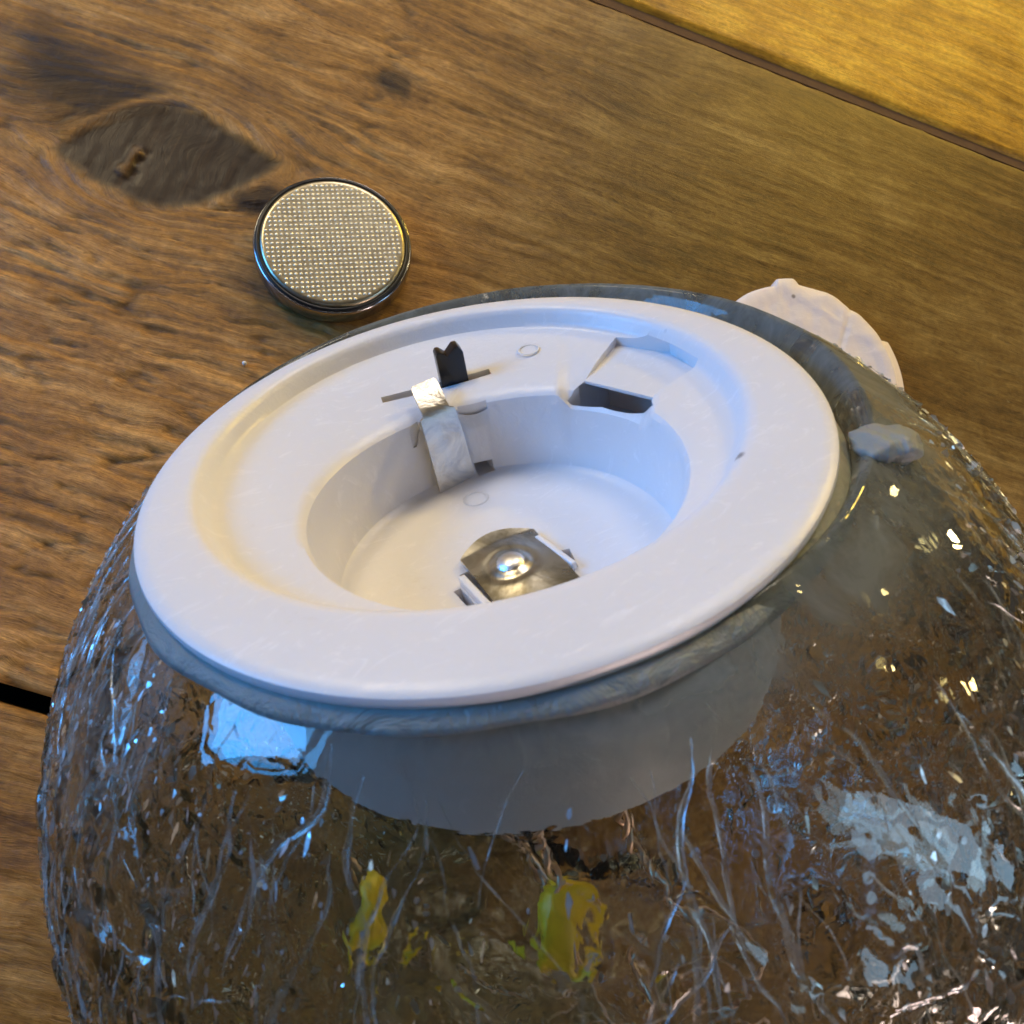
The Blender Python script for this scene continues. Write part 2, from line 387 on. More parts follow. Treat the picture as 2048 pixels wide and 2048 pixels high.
def plank(name, u, v, z0, mat, knotted=False, seed=0, edge=0.9, rough_all=0.0):
    U, V = np.meshgrid(u, v)
    if knotted:
        th = math.radians(20)
        du, dv = U - KU, V - KV
        a_, b_ = du * math.cos(th) + dv * math.sin(th), -du * math.sin(th) + dv * math.cos(th)
        wob = 1.3 * fbm(U * 0.12, V * 0.12, 3, 3)
        # almond: two arcs meeting at points
        e = np.abs(b_ + wob * 0.35) / 8.0 + (np.abs(a_ + wob * 0.4) / 14.5) ** 1.7
        kn = 1 - sstep(0.80, 1.10, e + 0.05 * fbm(U * 0.5, V * 0.5, 3, 13))
        # dark halo up-left of the knot
        hx, hy = du + 14, dv - 6.5
        halo = (1 - sstep(0.3, 1.15, np.sqrt((hx / 20) ** 2 + (hy / 7.2) ** 2) + 0.38 * fbm(U * .1, V * .14, 4, 9)))
        hx2, hy2 = du - 15, dv + 1.5
        halo2 = (1 - sstep(0.3, 1.1, np.sqrt((hx2 / 10) ** 2 + (hy2 / 3.6) ** 2) + 0.4 * fbm(U * .2, V * .2, 3, 5)))
        rho2 = (a_ / 1.55) ** 2 + b_ ** 2
        G = b_ * (1 - 62.0 / np.maximum(rho2, 62.0)) + dv - b_
        G = G + 2.2 * fbm(U * 0.018, V * 0.05, 3, 11)
        marks_r = np.clip(np.maximum(kn, 0.95 * np.clip(halo, 0, 1) * (1 - 0.8 * np.exp(-((e - 1.14) / 0.07) ** 2))) , 0, 1)
        marks_r = np.maximum(marks_r, 0.95 * np.clip(halo2, 0, 1))
        sx_, sy_ = (U - SU), (V - SV)
        st = 1 - sstep(0.25, 1.1, np.sqrt((sx_ / 4.6) ** 2 + (sy_ / 3.6) ** 2) + 0.45 * fbm(U * .35, V * .35, 3, 21))
        st2 = 0.5 * (1 - sstep(0.2, 1.0, np.sqrt(((sx_ - 3) / 2.0) ** 2 + ((sy_ - 1.4) / 2.2) ** 2) + 0.6 * fbm(U * .4, V * .4, 3, 23)))
        stain = np.clip(np.maximum(st, st2), 0, 1) * 0.9
        rough_lit = np.clip(sstep(14, -26, U) * 0.75 + sstep(75, 35, V) * 0.45, 0, 1) * (1 - kn)  # weathering mask, also used to paint the table's left side brighter
    else:
        G = V + 2.0 * fbm(U * 0.012, V * 0.04, 3, seed + 4)
        kn = np.zeros_like(U); marks_r = kn; stain = kn; rough_lit = kn + rough_all
    G = G + 0.45 * fbm(U * 0.10, V * 0.16, 3, seed + 81) * (0.5 + rough_lit) + 0.10 * fbm(U * 0.5, V * 0.5, 2, seed + 83)
    ridge = fbm(U * 0.040, G * 0.34, 3, seed + 31)
    rings = np.sin(2 * np.pi * (G / 1.9 + 0.55 * fbm(U * 0.035, G * 0.16, 3, seed + 33)))
    ramp_ = 0.35 + 0.65 * sstep(-0.3, 0.5, fbm(U * 0.06, G * 0.25, 3, seed + 35))
    ridge2 = 0.55 * rings * ramp_ + 0.5 * fbm(U * 0.075, G * 1.0, 4, seed + 41)
    cross = fbm(U * 0.55, G * 1.1, 4, seed + 51)
    # fissures that run with the grain, broken into short lengths
    fis = np.exp(-(perlin(U * 0.085, G * 0.36, seed + 91) / 0.085) ** 2) * sstep(-0.15, 0.35, fbm(U * 0.14, G * 0.30, 3, seed + 95))
    fis2 = np.exp(-(perlin(U * 0.20, G * 0.75, seed + 97) / 0.10) ** 2) * sstep(0.0, 0.45, fbm(U * 0.22, G * 0.6, 3, seed + 99))
    fis = np.clip(fis * (0.25 + 0.9 * rough_lit) + fis2 * (0.20 + 0.45 * rough_lit), 0, 1) * (1 - kn)
    valley = np.clip(-rings * ramp_ - 0.25, 0, 1)
    Z = (0.06 + 0.24 * rough_lit) * ridge + (0.022 + 0.24 * rough_lit) * ridge2 + (0.008 + 0.07 * rough_lit) * cross - (0.06 + 0.26 * rough_lit) * fis
    fis = np.clip(fis + valley * (0.10 + 0.30 * rough_lit) * (1 - kn), 0, 1)
    kb = fbm(U * .9, V * .25, 5, 61)
    Z = Z + kn * (-0.08 + 0.11 * kb) + stain * -0.05
    if knotted:
        # a split chip standing up in the middle of the knot
        p0x, p0y = float(np.dot((-28.5, 78.3), UX)), float(np.dot((-28.5, 78.3), VX)); p1x, p1y = float(np.dot((-30.2, 73.9), UX)), float(np.dot((-30.2, 73.9), VX))
        dx, dy = p1x - p0x, p1y - p0y; LL = math.hypot(dx, dy); dx, dy = dx / LL, dy / LL
        ta = (U - p0x) * dx + (V - p0y) * dy; tb = -(U - p0x) * dy + (V - p0y) * dx + 0.5 * fbm(U * .6, V * .6, 3, 77)
        chip = sstep(-0.3, 0.4, ta) * sstep(LL + .3, LL - .4, ta) * (1 - sstep(0.45, 0.85, np.abs(tb)))
        Z = Z + 0.42 * chip - 0.35 * np.exp(-((tb - 1.15) / 0.3) ** 2) * sstep(-0.5, 0.4, ta) * sstep(LL + 1, LL, ta)
        marks_r = marks_r * (1 - 0.40 * chip)
        rough_lit = np.clip(rough_lit + 0.6 * chip, 0, 1)
    # worn, rounded long edges, slightly ragged
    ev = np.minimum(V - v.min() + 0.25 * fbm(U * 0.25, U * 0 + seed, 3, 71), v.max() - V + 0.25 * fbm(U * 0.22, U * 0 + 5 + seed, 3, 72))
    ev = np.clip(ev, 0, None)
    Z = Z - 0.55 * np.exp(-(ev / edge) * 1.6) - 0.25 * np.exp(-(ev / 0.25))
    # keep the plank under the things that rest on it
    Z = np.minimum(Z, 0.10) + z0 - 0.10
    P = np.stack([U, V, Z], -1)
    # side walls
    def wall(row, dz): 
        w = row.copy(); w[:, 2] -= dz; return w
    P = np.concatenate([wall(P[:1].reshape(-1, 3), 20)[None], wall(P[:1].reshape(-1, 3), 1.2)[None], P, wall(P[-1:].reshape(-1, 3), 1.2)[None], wall(P[-1:].reshape(-1, 3), 20)[None]], 0)
    pad = lambda X: np.concatenate([X[:1], X[:1], X, X[-1:], X[-1:]], 0)
    depth = np.zeros_like(P[..., 0]); depth[0] = 20; depth[-1] = 20; depth[1] = 1.2; depth[-2] = 1.2
    me = grid_mesh(P * MM, name=name)
    g = np.stack([pad(U), pad(G) + depth, pad(rough_lit)], -1).reshape(-1, 3).astype(np.float32)
    at = me.attributes.new('grain', 'FLOAT_VECTOR', 'POINT'); at.data.foreach_set('vector', g.reshape(-1))
    mk = np.stack([pad(marks_r), pad(stain), pad(rough_lit), pad(fis)], -1).reshape(-1, 4).astype(np.float32)
    ac = me.attributes.new('marks', 'FLOAT_COLOR', 'POINT'); ac.data.foreach_set('color', mk.reshape(-1))
    o = link_mesh(name, me, mat)
    o.parent = table
    return o

uf = axis(-330, 420, -75, 140, 0.55, 8.0)
plank('plank', uf, axis(0.0, 119.6, 0.0, 119.6, 0.36, 1), 0.0, M['wood'], True, 0, 0.8)
p2 = plank('plank', axis(-330, 420, -20, 140, 1.2, 10.0), axis(121.3, 240.0, 121.3, 160, 0.5, 4), 0.25, M['pine'], False, 13, 0.7, 0.16)
p2['label'] = 'yellow varnished plank across the joint'
plank('plank', axis(-330, 420, -75, 100, 1.0, 10.0), axis(-121.9, -1.9, -60, -1.9, 0.4, 4), -0.2, M['wood'], False, 29, 1.8, 0.55)
# batten under the joints
me = lathe([(-20.6, 300), (-22, 300)], 48, 'm', True, True)
o = link_mesh('underside', me, M['under'], None, None, False); o.parent = table
me = mesh_from([(-.33, .1185, -.0022), (.42, .1185, -.0022), (.42, .1225, -.0022), (-.33, .1225, -.0022)], [(0, 1, 2, 3)])
me = bpy.data.meshes.new('m'); bm = bmesh.new()
bmesh.ops.create_cube(bm, size=1.0, matrix=Matrix.Translation((0.045, 0.12045, -0.00235)) @ Matrix.Diagonal((0.74, 0.0016, 0.0035, 1)))
bm.to_mesh(me); bm.free()
o = link_mesh('joint_filler', me, plain('dusty_brown_joint', (0.16, 0.085, 0.036), 0.8, 0.2, 0.5), None, None, False); o.parent = table

# ------------------------------------------------------------------ coin battery
bat = empty('coin_battery', (-3.07 * MM, 65.41 * MM, 0), 'round steel coin cell battery lying dotted face up on the wood', 'battery')
B = Matrix.Translation(bat.location)
can = lathe([(0.0, 0.02), (0.0, 9.3), (0.10, 9.72), (0.35, 9.95), (0.7, 10.0), (2.05, 10.0), (2.45, 9.93), (2.58, 9.88), (2.68, 9.79), (2.70, 9.73), (2.6, 9.68), (2.3, 9.66)], 160)
link_mesh('can', can, M['steel'], bat, B)
gas = lathe([(2.3, 9.66), (2.70, 9.70), (2.84, 9.58), (2.90, 9.42), (2.88, 9.26), (2.80, 9.17), (2.3, 9.15)], 128)
link_mesh('gasket', gas, M['gasket'], bat, B)
capm = lathe([(2.45, 9.17), (2.72, 9.14), (2.95, 9.05), (3.10, 8.90), (3.17, 8.72), (3.185, 8.55), (3.18, 8.3), (3.18, 0.02)], 128)
capo = link_mesh('negative_cap', capm, M['cap'], bat, B)
# embossed dots: tiny pyramids with rounded tops
V, F = [], []
rot = math.radians(9.0); sp = 0.63
rr_ = random.Random(3)
for i in range(-14, 15):
    for j in range(-14, 15):
        x0, y0 = i * sp, j * sp
        if x0 * x0 + y0 * y0 > 8.55 ** 2: continue
        x, y = x0 * math.cos(rot) - y0 * math.sin(rot), x0 * math.sin(rot) + y0 * math.cos(rot)
        b0 = len(V); s = 0.195 * rr_.uniform(0.9, 1.1)
        for lev, rad, zz in ((0, s, 3.175), (1, s * 0.80, 3.222), (2, s * 0.42, 3.250)):
            for q in range(8):
                t = rot + q * math.pi / 4
                V.append(((x + rad * math.cos(t)) * MM, (y + rad * math.sin(t)) * MM, zz * MM))
        for lev in (0, 1):
            for q in range(8):
                F.append((b0 + lev * 8 + q, b0 + lev * 8 + (q + 1) % 8, b0 + lev * 8 + 8 + (q + 1) % 8, b0 + lev * 8 + 8 + q))
        F.append(tuple(b0 + 16 + q for q in range(8)))
dots = link_mesh('embossed_dots', mesh_from(V, F), M['dots'], bat, B)
dots['kind'] = 'stuff'

# ------------------------------------------------------------------ the plastic cover lying behind the globe
cov = empty('plastic_cover', (61.3 * MM, 53.0 * MM, 0), 'pinkish white plastic disc with lugs lying behind the glass globe', 'cover')
th = np.linspace(0, 2 * np.pi, 240, endpoint=False)
def bumpy(th, c, w, h, s=0.06):
    d = np.abs((th - c + np.pi) % (2 * np.pi) - np.pi)
    return h * (1 - sstep(w - s, w + s, d))
r0 = 14.2 + bumpy(th, math.radians(96), 0.11, 0.95, 0.03) + bumpy(th, math.radians(56), 0.08, -0.22) + 0.09 * np.sin(th * 9) * np.sin(th * 4 + 1)
prof = [(0.0, 0.0, 0.6), (0.0, -0.35, 1.0), (0.3, 0, 1), (1.7, 0, 1), (2.15, -0.18, 1), (2.3, -0.6, 1), (2.32, -2.0, 1), (2.2, -2.6, 1)] + [(2.2 - 0.1 * q / 24, -2.6 - 11.4 * q / 24, 1) for q in range(1, 25)]
P = np.zeros((len(prof), len(th), 3))
for i, (z, dr, s) in enumerate(prof):
    r = r0 * (0.02 if i == 0 else 1) + dr if i else r0 * 0.01
    rr = np.maximum(r, 0.05)
    P[i, :, 0] = rr * np.cos(th); P[i, :, 1] = rr * np.sin(th); P[i, :, 2] = z
crease = 0.14 * np.exp(-((P[..., 0] * 0.55 + P[..., 1] - 12.2) / 0.5) ** 2) - 0.18 * np.exp(-((P[..., 0] - P[..., 1] * .35 - 4.2) / 0.35) ** 2)
crease = crease + 0.14 * fbm(P[..., 0] * 0.40, P[..., 1] * 0.40, 4, 17)
P[..., 2] += np.where(P[..., 2] > 1.9, crease, 0)
link_mesh('disc', grid_mesh(P * MM, True), M['cover'], cov, Matrix.Translation(cov.location))
# thin side lug
a0, a1 = math.radians(-14), math.radians(31)
V, F = [], []
N = 28
for i in range(N + 1):
    t = a0 + (a1 - a0) * i / N
    e = min(1, math.sin(math.pi * i / N) * 3.2)
    ro = 13.9 + 1.75 * e
    for (r, z) in ((13.6, 0.25), (ro, 0.25), (ro + 0.05, 0.9), (ro - 0.12, 1.35), (13.6, 1.45)):
        V.append((r * math.cos(t) * MM, r * math.sin(t) * MM, z * MM))
for i in range(N):
    for q in range(4): F.append((i * 5 + q, i * 5 + q + 1, i * 5 + 6 + q, i * 5 + 5 + q))
F += [tuple(range(5)), tuple(N * 5 + q for q in range(5))]
link_mesh('lug', mesh_from(V, F), M['cover'], cov, Matrix.Translation(cov.location))

# ------------------------------------------------------------------ the glass globe lamp
NZ = Vector((-0.29548871, 0.60316297, 0.74086494)).normalized()
NX = Vector((0.89802627, 0.43994183, 0.0)).normalized()
NY = NZ.cross(NX).normalized()
RIM = Vector((7.0936, 18.2483, 59.2364)) * MM
CEN = Vector((17.456, 2.0712, 36.0376)) * MM
RG = 35.5
def frame(o): 
    m = Matrix.Identity(4)
    for i, a in enumerate((NX, NY, NZ)):
        for j in range(3): m[j][i] = a[j]
    m.translation = o
    return m
HM = frame(RIM)      # holder frame: z = out of the mouth, depth d = -z
GM = frame(CEN)      # globe frame
lamp = empty('glass_globe_lamp', (CEN.x, CEN.y, 0), 'tilted crackle glass globe lamp with its white battery holder open', 'lamp')

# globe shell
nt, npz = 560, 420
zc = 29.3
p0 = math.acos(zc / RG)
th = np.linspace(0, 2 * np.pi, nt, endpoint=False)
ph = p0 + (math.pi - 0.004 - p0) * (np.linspace(0, 1, npz) ** 1.0)
TH, PH = np.meshgrid(th, ph)
D = np.stack([np.sin(PH) * np.cos(TH), np.sin(PH) * np.sin(TH), np.cos(PH)], -1)
def cells(Dm, scale, seed, stretch):
    """Voronoi cells on the ball; returns facet height, edge closeness"""
    n = Dm.shape[0] * Dm.shape[1]
    pts = Dm.reshape(-1, 3)
    rs = np.random.RandomState(seed)
    m = int(4 * math.pi * 35 ** 2 / scale ** 2)
    q = rs.randn(m, 3); q /= np.linalg.norm(q, axis=1)[:, None]
    # cells run long down the meridians: compare angles in a stretched (azimuth, polar) chart
    nrm = rs.randn(m, 3) * 1.0
    off = rs.randn(m)
    out_h = np.empty(n); out_e = np.empty(n)
    for s in range(0, n, 6000):
        p = pts[s:s + 6000]
        d = p[:, None, :] - q[None]
        # radial-plane stretch
        zz = d[..., 2] * stretch
        dd = d[..., 0] ** 2 + d[..., 1] ** 2 + zz * zz + 0
        k = np.argpartition(dd, 2, axis=1)[:, :2]
        ar = np.arange(len(p))
        d0, d1 = dd[ar, k[:, 0]], dd[ar, k[:, 1]]
        sw = d1 < d0
        k0 = np.where(sw, k[:, 1], k[:, 0]); a = np.sqrt(np.minimum(d0, d1)); b = np.sqrt(np.maximum(d0, d1))
        rel = (p - q[k0]) * 35
        out_h[s:s + 6000] = (rel * nrm[k0]).sum(1)
        out_e[s:s + 6000] = (b - a) * 35
    return out_h.reshape(Dm.shape[:2]), out_e.reshape(Dm.shape[:2])
wob = np.stack([fbm(TH * 6, PH * 5, 3, 5), fbm(TH * 6 + 9, PH * 5, 3, 6), fbm(TH * 6, PH * 5 + 7, 3, 7)], -1)
seam = np.clip(np.minimum(TH, 2 * np.pi - TH) / 0.15, 0, 1)[..., None]
DW = D + 0.030 * wob * seam
h1, e1 = cells(DW, 6.4, 1, 0.55)
h2, e2 = cells(DW, 2.9, 2, 0.5)
front = np.clip(-np.sin(TH), 0, 1) ** 1.3
fade = sstep(p0 + 0.04 + 0.34 * front, p0 + 0.26 + 0.56 * front, PH + 0.16 * fbm(TH * 3.2, PH * 3, 3, 25) * seam[..., 0])
crack1 = np.exp(-(e1 / 0.30) ** 2); crack2 = np.exp(-(e2 / 0.22) ** 2)
lowf = fbm(TH * 2.2, PH * 3.0, 3, 15) * seam[..., 0]
fadeO = sstep(0.84, 1.02, PH + 0.10 * fbm(TH * 3.2 + 5, PH * 3, 3, 26) * seam[..., 0])
side = 0.30 + 0.70 * np.clip(np.cos(TH + 0.3), 0, 1)
RO = RG + fade * (side * 0.020 * np.clip(h1, -4, 4) - 0.05 * crack1) + fadeO * (0.105 * np.clip(h2, -3, 3) - 0.08 * crack2) + 0.07 * lowf
RI = RG - 2.3 + fade * (side * 0.16 * np.clip(h1, -5, 5) + 0.05 * np.clip(h2, -3, 3) + 0.12 * crack1) - (1 - fade) * 0.2
RI = np.minimum(RI, RO - 0.5)
PO = D * RO[..., None]; PI = D * RI[..., None]
lip = []
wz = 0.10 * fbm(th * 3, th * 0, 3, 19); wz[:20] *= np.linspace(0, 1, 20); wz[-20:] *= np.linspace(1, 0, 20)
for (t, up) in ((0.80, 0.28), (0.5, 0.40), (0.2, 0.28)):
    a = PO[0] * t + PI[0] * (1 - t); a[:, 2] += up + wz; lip.append(a)
allP = np.concatenate([PI[::-1], np.array(lip[::-1]), PO], 0)
gme = grid_mesh(allP * MM, True, 'glass')
bm = bmesh.new(); bm.from_mesh(gme); bmesh.ops.recalc_face_normals(bm, faces=bm.faces); bm.to_mesh(gme); bm.free()
globe = link_mesh('glass_globe', gme, M['glass'], lamp, GM)

# fractures: slivers that catch the light, and long branching crack lines that run down from the mouth
rs = random.Random(11)
def ball(az, po, r):
    s_ = math.sin(po)
    return Vector((s_ * math.cos(az), s_ * math.sin(az), math.cos(po))) * r
V, F = [], []
for i in range(27000):
    po = math.acos(rs.uniform(-0.75, 0.80)); t = rs.uniform(0, 2 * math.pi)
    frontal = max(0.0, -math.sin(t)) ** 2
    if po < p0 + 0.10 + 0.45 * frontal * rs.random(): continue
    if rs.random() < 0.45 * frontal or rs.random() > 0.55 + 0.45 * math.cos(t) ** 2: continue
    d = ball(t, po, 1)
    mer = Vector((-math.cos(po) * math.cos(t), -math.cos(po) * math.sin(t), math.sin(po)))
    azi = d.cross(mer)
    a = rs.gauss(0, 0.32)
    along = (mer * math.cos(a) + azi * math.sin(a)).normalized()
    lean = rs.gauss(0, 0.75)
    across = (along.cross(d) * math.cos(lean) + d * math.sin(lean)).normalized()
    L = rs.choice((0.2, 0.3, 0.4, 0.6, 0.9)) * rs.uniform(0.7, 1.3); H = rs.uniform(0.12, 0.36)
    if math.cos(t) > 0.1: L *= 1.35; H *= 1.35
    c = d * (RG + rs.choice((0.10, 0.10, -2.55)))
    jag = [rs.uniform(0.45, 1.25) for q_ in range(6)]
    b0 = len(V)
    for q_, (u, w) in enumerate(((-1, -0.3), (-0.3, -1), (0.6, -0.7), (1, 0.3), (0.2, 1), (-0.7, 0.6))):
        u, w = u * jag[q_], w * jag[(q_ + 2) % 6]
        V.append(tuple((c + along * (u * L * 0.5) + across * (w * H * 0.5)) * MM))
    F.append(tuple(range(b0, b0 + 6)))
fl = link_mesh('fracture_slivers', mesh_from(V, F), M['flake'], globe, GM, False)
fl['kind'] = 'stuff'

V, F = [], []
def crack_line(az, po, head, length, w, depth=0):
    n_ = max(3, int(length / 0.6)); pts_ = []
    for i in range(n_):
        pts_.append((az, po))
        step = length / n_ / RG
        head += rs.gauss(0, 0.19) - 0.10 * head
        po += step * math.cos(head); az += step * math.sin(head) / max(0.25, math.sin(po))
        if po > 2.6 or po < p0 + 0.03: break
        if depth < 2 and rs.random() < 0.045 and i > 2:
            crack_line(az, po, head + rs.choice((-1, 1)) * rs.uniform(0.4, 0.9), length * rs.uniform(0.25, 0.55), w * 0.75, depth + 1)
    for rad, ww in ((RG + 0.05, w), ):
        b0 = len(V)
        for i, (a_, p_) in enumerate(pts_):
            q0 = ball(a_, p_, 1); q1 = ball(*pts_[min(i + 1, len(pts_) - 1)], 1); qm = ball(*pts_[max(i - 1, 0)], 1)
            t_ = (q1 - qm)
            if t_.length < 1e-9: t_ = Vector((0, 0, 1))
            sd = q0.cross(t_.normalized())
            tap = math.sin(math.pi * (0.12 + 0.86 * i / max(1, len(pts_) - 1))) * rs.uniform(0.55, 1.25)
            V.append(tuple((q0 * rad + sd * (ww * tap)) * MM)); V.append(tuple((q0 * (rad - 0.18 * rs.random())) * MM)); V.append(tuple((q0 * rad - sd * (ww * tap)) * MM))
        for i in range(len(pts_) - 1):
            for q in (0, 1): F.append((b0 + 3 * i + q, b0 + 3 * i + q + 1, b0 + 3 * i + 4 + q, b0 + 3 * i + 3 + q))
for i in range(520):
    az = rs.uniform(0, 2 * math.pi); fr_ = max(0.0, -math.sin(az)) ** 2
    po = p0 + rs.choice((0.06, 0.15, 0.4, 0.7, 1.1)) * rs.uniform(0.7, 1.3) + 0.35 * fr_ * rs.random()
    crack_line(az, po, rs.gauss(0, 0.35), rs.choice((5, 8, 13, 20)) * rs.uniform(0.7, 1.3), rs.choice((0.05, 0.07, 0.10, 0.15, 0.2)))
cl = link_mesh('crack_lines', mesh_from(V, F), M['crack'], globe, GM)
cl['kind'] = 'stuff'

# ---- battery holder
n = 384
th = np.linspace(0, 2 * np.pi, n, endpoint=False)
far = np.clip(np.sin(th), 0, 1) ** 1.5
dip = sstep(math.radians(1), math.radians(7), th) * (1 - sstep(math.radians(36), math.radians(42), th))
prof = []   # (depth array, radius, ox, oy)
def ring(d, r, ox=0.0, oy=0.0): prof.append((d, r, ox, oy))
# underside / outside of the cup, from its floor up
ring(13.5, 0.03, 0.2, -1.5); ring(13.5, 14.3, 0.2, -1.5); ring(13.3, 14.9, 0.2, -1.5); ring(12.8, 15.25, 0.2, -1.5)
ring(5.0, 15.35, 0.3, -0.7); ring(3.4, 16.1, 0.4, 0.6); ring(2.7, 16.5, 0.4, 1.0); ring(1.45, 16.55, 0.4, 1.05); ring(1.32, 16.7, 0.4, 0.9); ring(1.30, 17.9); ring(1.18, 18.5); ring(0.85, 18.95); ring(0.5, 19.05); ring(0.22, 19.0); ring(0.06, 18.75); ring(0.0, 18.2)
ring(0.0, 16.2, .2, 1.8); ring(0.06, 15.85, .2, 1.85); ring(0.22, 15.58, .2, 1.9); ring(0.5, 15.38, .2, 1.9)
ring(0.95, 15.18, .2, 1.9); ring(1.22, 14.98, .2, 1.9); ring(1.36, 14.7, .2, 1.8)
ring(1.42, 14.2, .1, 1.4)
ring(1.6 + 0.30 * far, 12.6, -.1, -0.2)
ring(1.66 + 0.55 * far + 0.5 * dip, 11.1, -.28, -1.6); ring(1.75 + 0.62 * far + 1.0 * dip, 10.75, -.28, -1.85); ring(2.0 + 0.7 * far + 1.0 * dip, 10.52, -.28, -2.0); ring(2.75 + 0.6 * far + 0.85 * dip, 10.4, -.28, -2.0)
ring(6.9, 10.15, -.28, -2.0); ring(7.35, 10.02, -.28, -2.0); ring(7.55, 9.75, -.28, -2.0); ring(7.6, 9.3, -.28, -2.0); ring(7.6, 0.03, -.28, -2.0)
P = np.zeros((len(prof), n, 3))
for i, (d, r, ox, oy) in enumerate(prof):
    P[i, :, 0] = ox + r * np.cos(th); P[i, :, 1] = oy + r * np.sin(th); P[i, :, 2] = -d
hme = grid_mesh(P, True, 'holder')
bm = bmesh.new(); bm.from_mesh(hme)
bm.verts.ensure_lookup_table()
bm.faces.new([bm.verts[q] for q in range(n)]); bm.faces.new([bm.verts[(len(prof) - 1) * n + q] for q in range(n)])
bmesh.ops.recalc_face_normals(bm, faces=bm.faces); bm.to_mesh(hme); bm.free()
holder = link_mesh('battery_holder', hme, M['plastic'], None, None)

def prism(poly, d0, d1, d0b=None):
    """cutter: polygon (x, y) from depth d0 (top) to d1; d0b = per-vertex bottom depth"""
    V = [(x * MM, y * MM, -d0 * MM) for x, y in poly]
    V += [(x * MM, y * MM, -(d1[i] if isinstance(d1, (list, tuple)) else d1) * MM) for i, (x, y) in enumerate(poly)]
    m = len(poly)
    F = [tuple(range(m)), tuple(range(2 * m - 1, m - 1, -1))] + [(i, (i + 1) % m, m + (i + 1) % m, m + i) for i in range(m)]
    me = mesh_from(V, F)
    bm = bmesh.new(); bm.from_mesh(me); bmesh.ops.recalc_face_normals(bm, faces=bm.faces); bm.to_mesh(me); bm.free()
    return me
def rect(cx, cy, L, Wd, ang):
    c, s = math.cos(ang), math.sin(ang)
    return [(cx + a * c - b * s, cy + a * s + b * c) for a, b in ((-L / 2, -Wd / 2), (L / 2, -Wd / 2), (L / 2, Wd / 2), (-L / 2, Wd / 2))]
SA = math.radians(-11.5)
cutters = [
    # stepped entry, then the window through the ledge
    prism([(13.75, 7.55), (15.75, 4.2), (15.55, 0.55), (11.75, -0.1), (9.6, 4.9)], -0.3 + 1.2, [1.95, 2.0, 1.95, 2.1, 2.1]),
    prism([(9.70, 5.0), (8.12, 4.72), (9.45, 2.65), (10.85, -1.15), (11.25, -0.35), (11.8, 0.05)], 1.0, 7.2),
    # switch slot with the sunken wedge in front of it
    prism(rect(1.75, 11.0, 7.5, 0.70, SA), 1.0, 6.0),
    prism([(-1.98, 11.60), (5.38, 10.10), (4.9, 10.9), (2.0, 12.6), (-1.2, 12.6)], 1.0, [2.3, 2.2, 1.45, 1.45, 1.45]),
    # slits either side of the contact strip
    prism(rect(2.9, 8.02, 1.9, 0.20, math.radians(-18)), 1.0, 4.2), prism(rect(-1.15, 8.42, 0.8, 0.18, math.radians(14)), 1.0, 4.2),
    # notch at the foot of the strip
    prism([(2.15, 7.4), (3.35, 7.2), (3.45, 9.9), (2.2, 9.9)], 6.75, 7.58),
    # openings in the floor either side of the terminal plate
    prism(rect(-3.75, -4.2, 0.45, 3.6, math.radians(4)), 7.0, 11.0), prism([(2.55, -2.9), (3.2, -3.1), (2.75, -4.9), (2.45, -4.7)], 7.0, 11.0),
    prism([(10.95, -2.6), (13.6, -2.9), (13.9, 4.2), (12.6, 7.2), (9.0, 5.3), (10.1, 3.0), (10.95, 0)], 2.32, 6.0),
    prism([(-3.2, 9.6), (6.2, 8.9), (6.6, 12.2), (0, 13.6), (-3.6, 13.0)], 3.3, 12.6),
    prism(rect(-0.5, -4.0, 5.2, 5.6, math.radians(2)), 7.35, 8.6),
]
tmp = []
for cme in cutters:
    c = bpy.data.objects.new('cutter', cme); COL.objects.link(c); cme.transform(Matrix.Scale(1000, 4)); tmp.append(c)
    md = holder.modifiers.new('cut', 'BOOLEAN'); md.operation = 'DIFFERENCE'; md.object = c; md.solver = 'EXACT'
bpy.context.view_layer.update()
dg = bpy.context.evaluated_depsgraph_get()
cut = bpy.data.meshes.new_from_object(holder.evaluated_get(dg))
holder.modifiers.clear()
holder.data = cut
for c in tmp: bpy.data.objects.remove(c)
cut.transform(Matrix.Scale(MM, 4)); holder.matrix_world = HM
print('HOLDER', len(cut.vertices), len(cut.polygons))
cut.polygons.foreach_set('use_smooth', [True] * len(cut.polygons))
cut.set_sharp_from_angle(angle=math.radians(32))
set_parent(holder, lamp)

def holder_part(name, me, mat, smooth=True, sharp=None):
    o = link_mesh(name, me, mat, holder, HM, smooth)
    if sharp: me.set_sharp_from_angle(angle=math.radians(sharp))
    return o

def bevelled(me, w, seg=2):
    bm = bmesh.new(); bm.from_mesh(me)
    bmesh.ops.recalc_face_normals(bm, faces=bm.faces)
    bmesh.ops.bevel(bm, geom=list(bm.edges), offset=w * MM, segments=seg, affect='EDGES', profile=0.6)
    bm.to_mesh(me); bm.free()
    return me

# slide switch lever with a notched top
def lever():
    c, s = math.cos(SA), math.sin(SA)
    outline = [(-0.92, -4.0), (0.92, -4.0), (0.92, 0.05), (0.66, 0.50), (0.36, 0.50), (-0.16, -0.02), (-0.55, 0.36), (-0.78, 0.38), (-0.92, 0.18)]
    V = []
    for th_ in (-0.55, 0.55):
        for a, z in outline:
            cx, cy = 3.05, 11.05
            V.append(((cx + a * c - th_ * s) * MM, (cy + a * s + th_ * c) * MM, z * MM))
    m = len(outline)
    F = [tuple(range(m)), tuple(range(2 * m - 1, m - 1, -1))] + [(i, (i + 1) % m, m + (i + 1) % m, m + i) for i in range(m)]
    return bevelled(mesh_from(V, F), 0.07, 2)
holder_part('slide_switch', lever(), M['black'], True, 25)

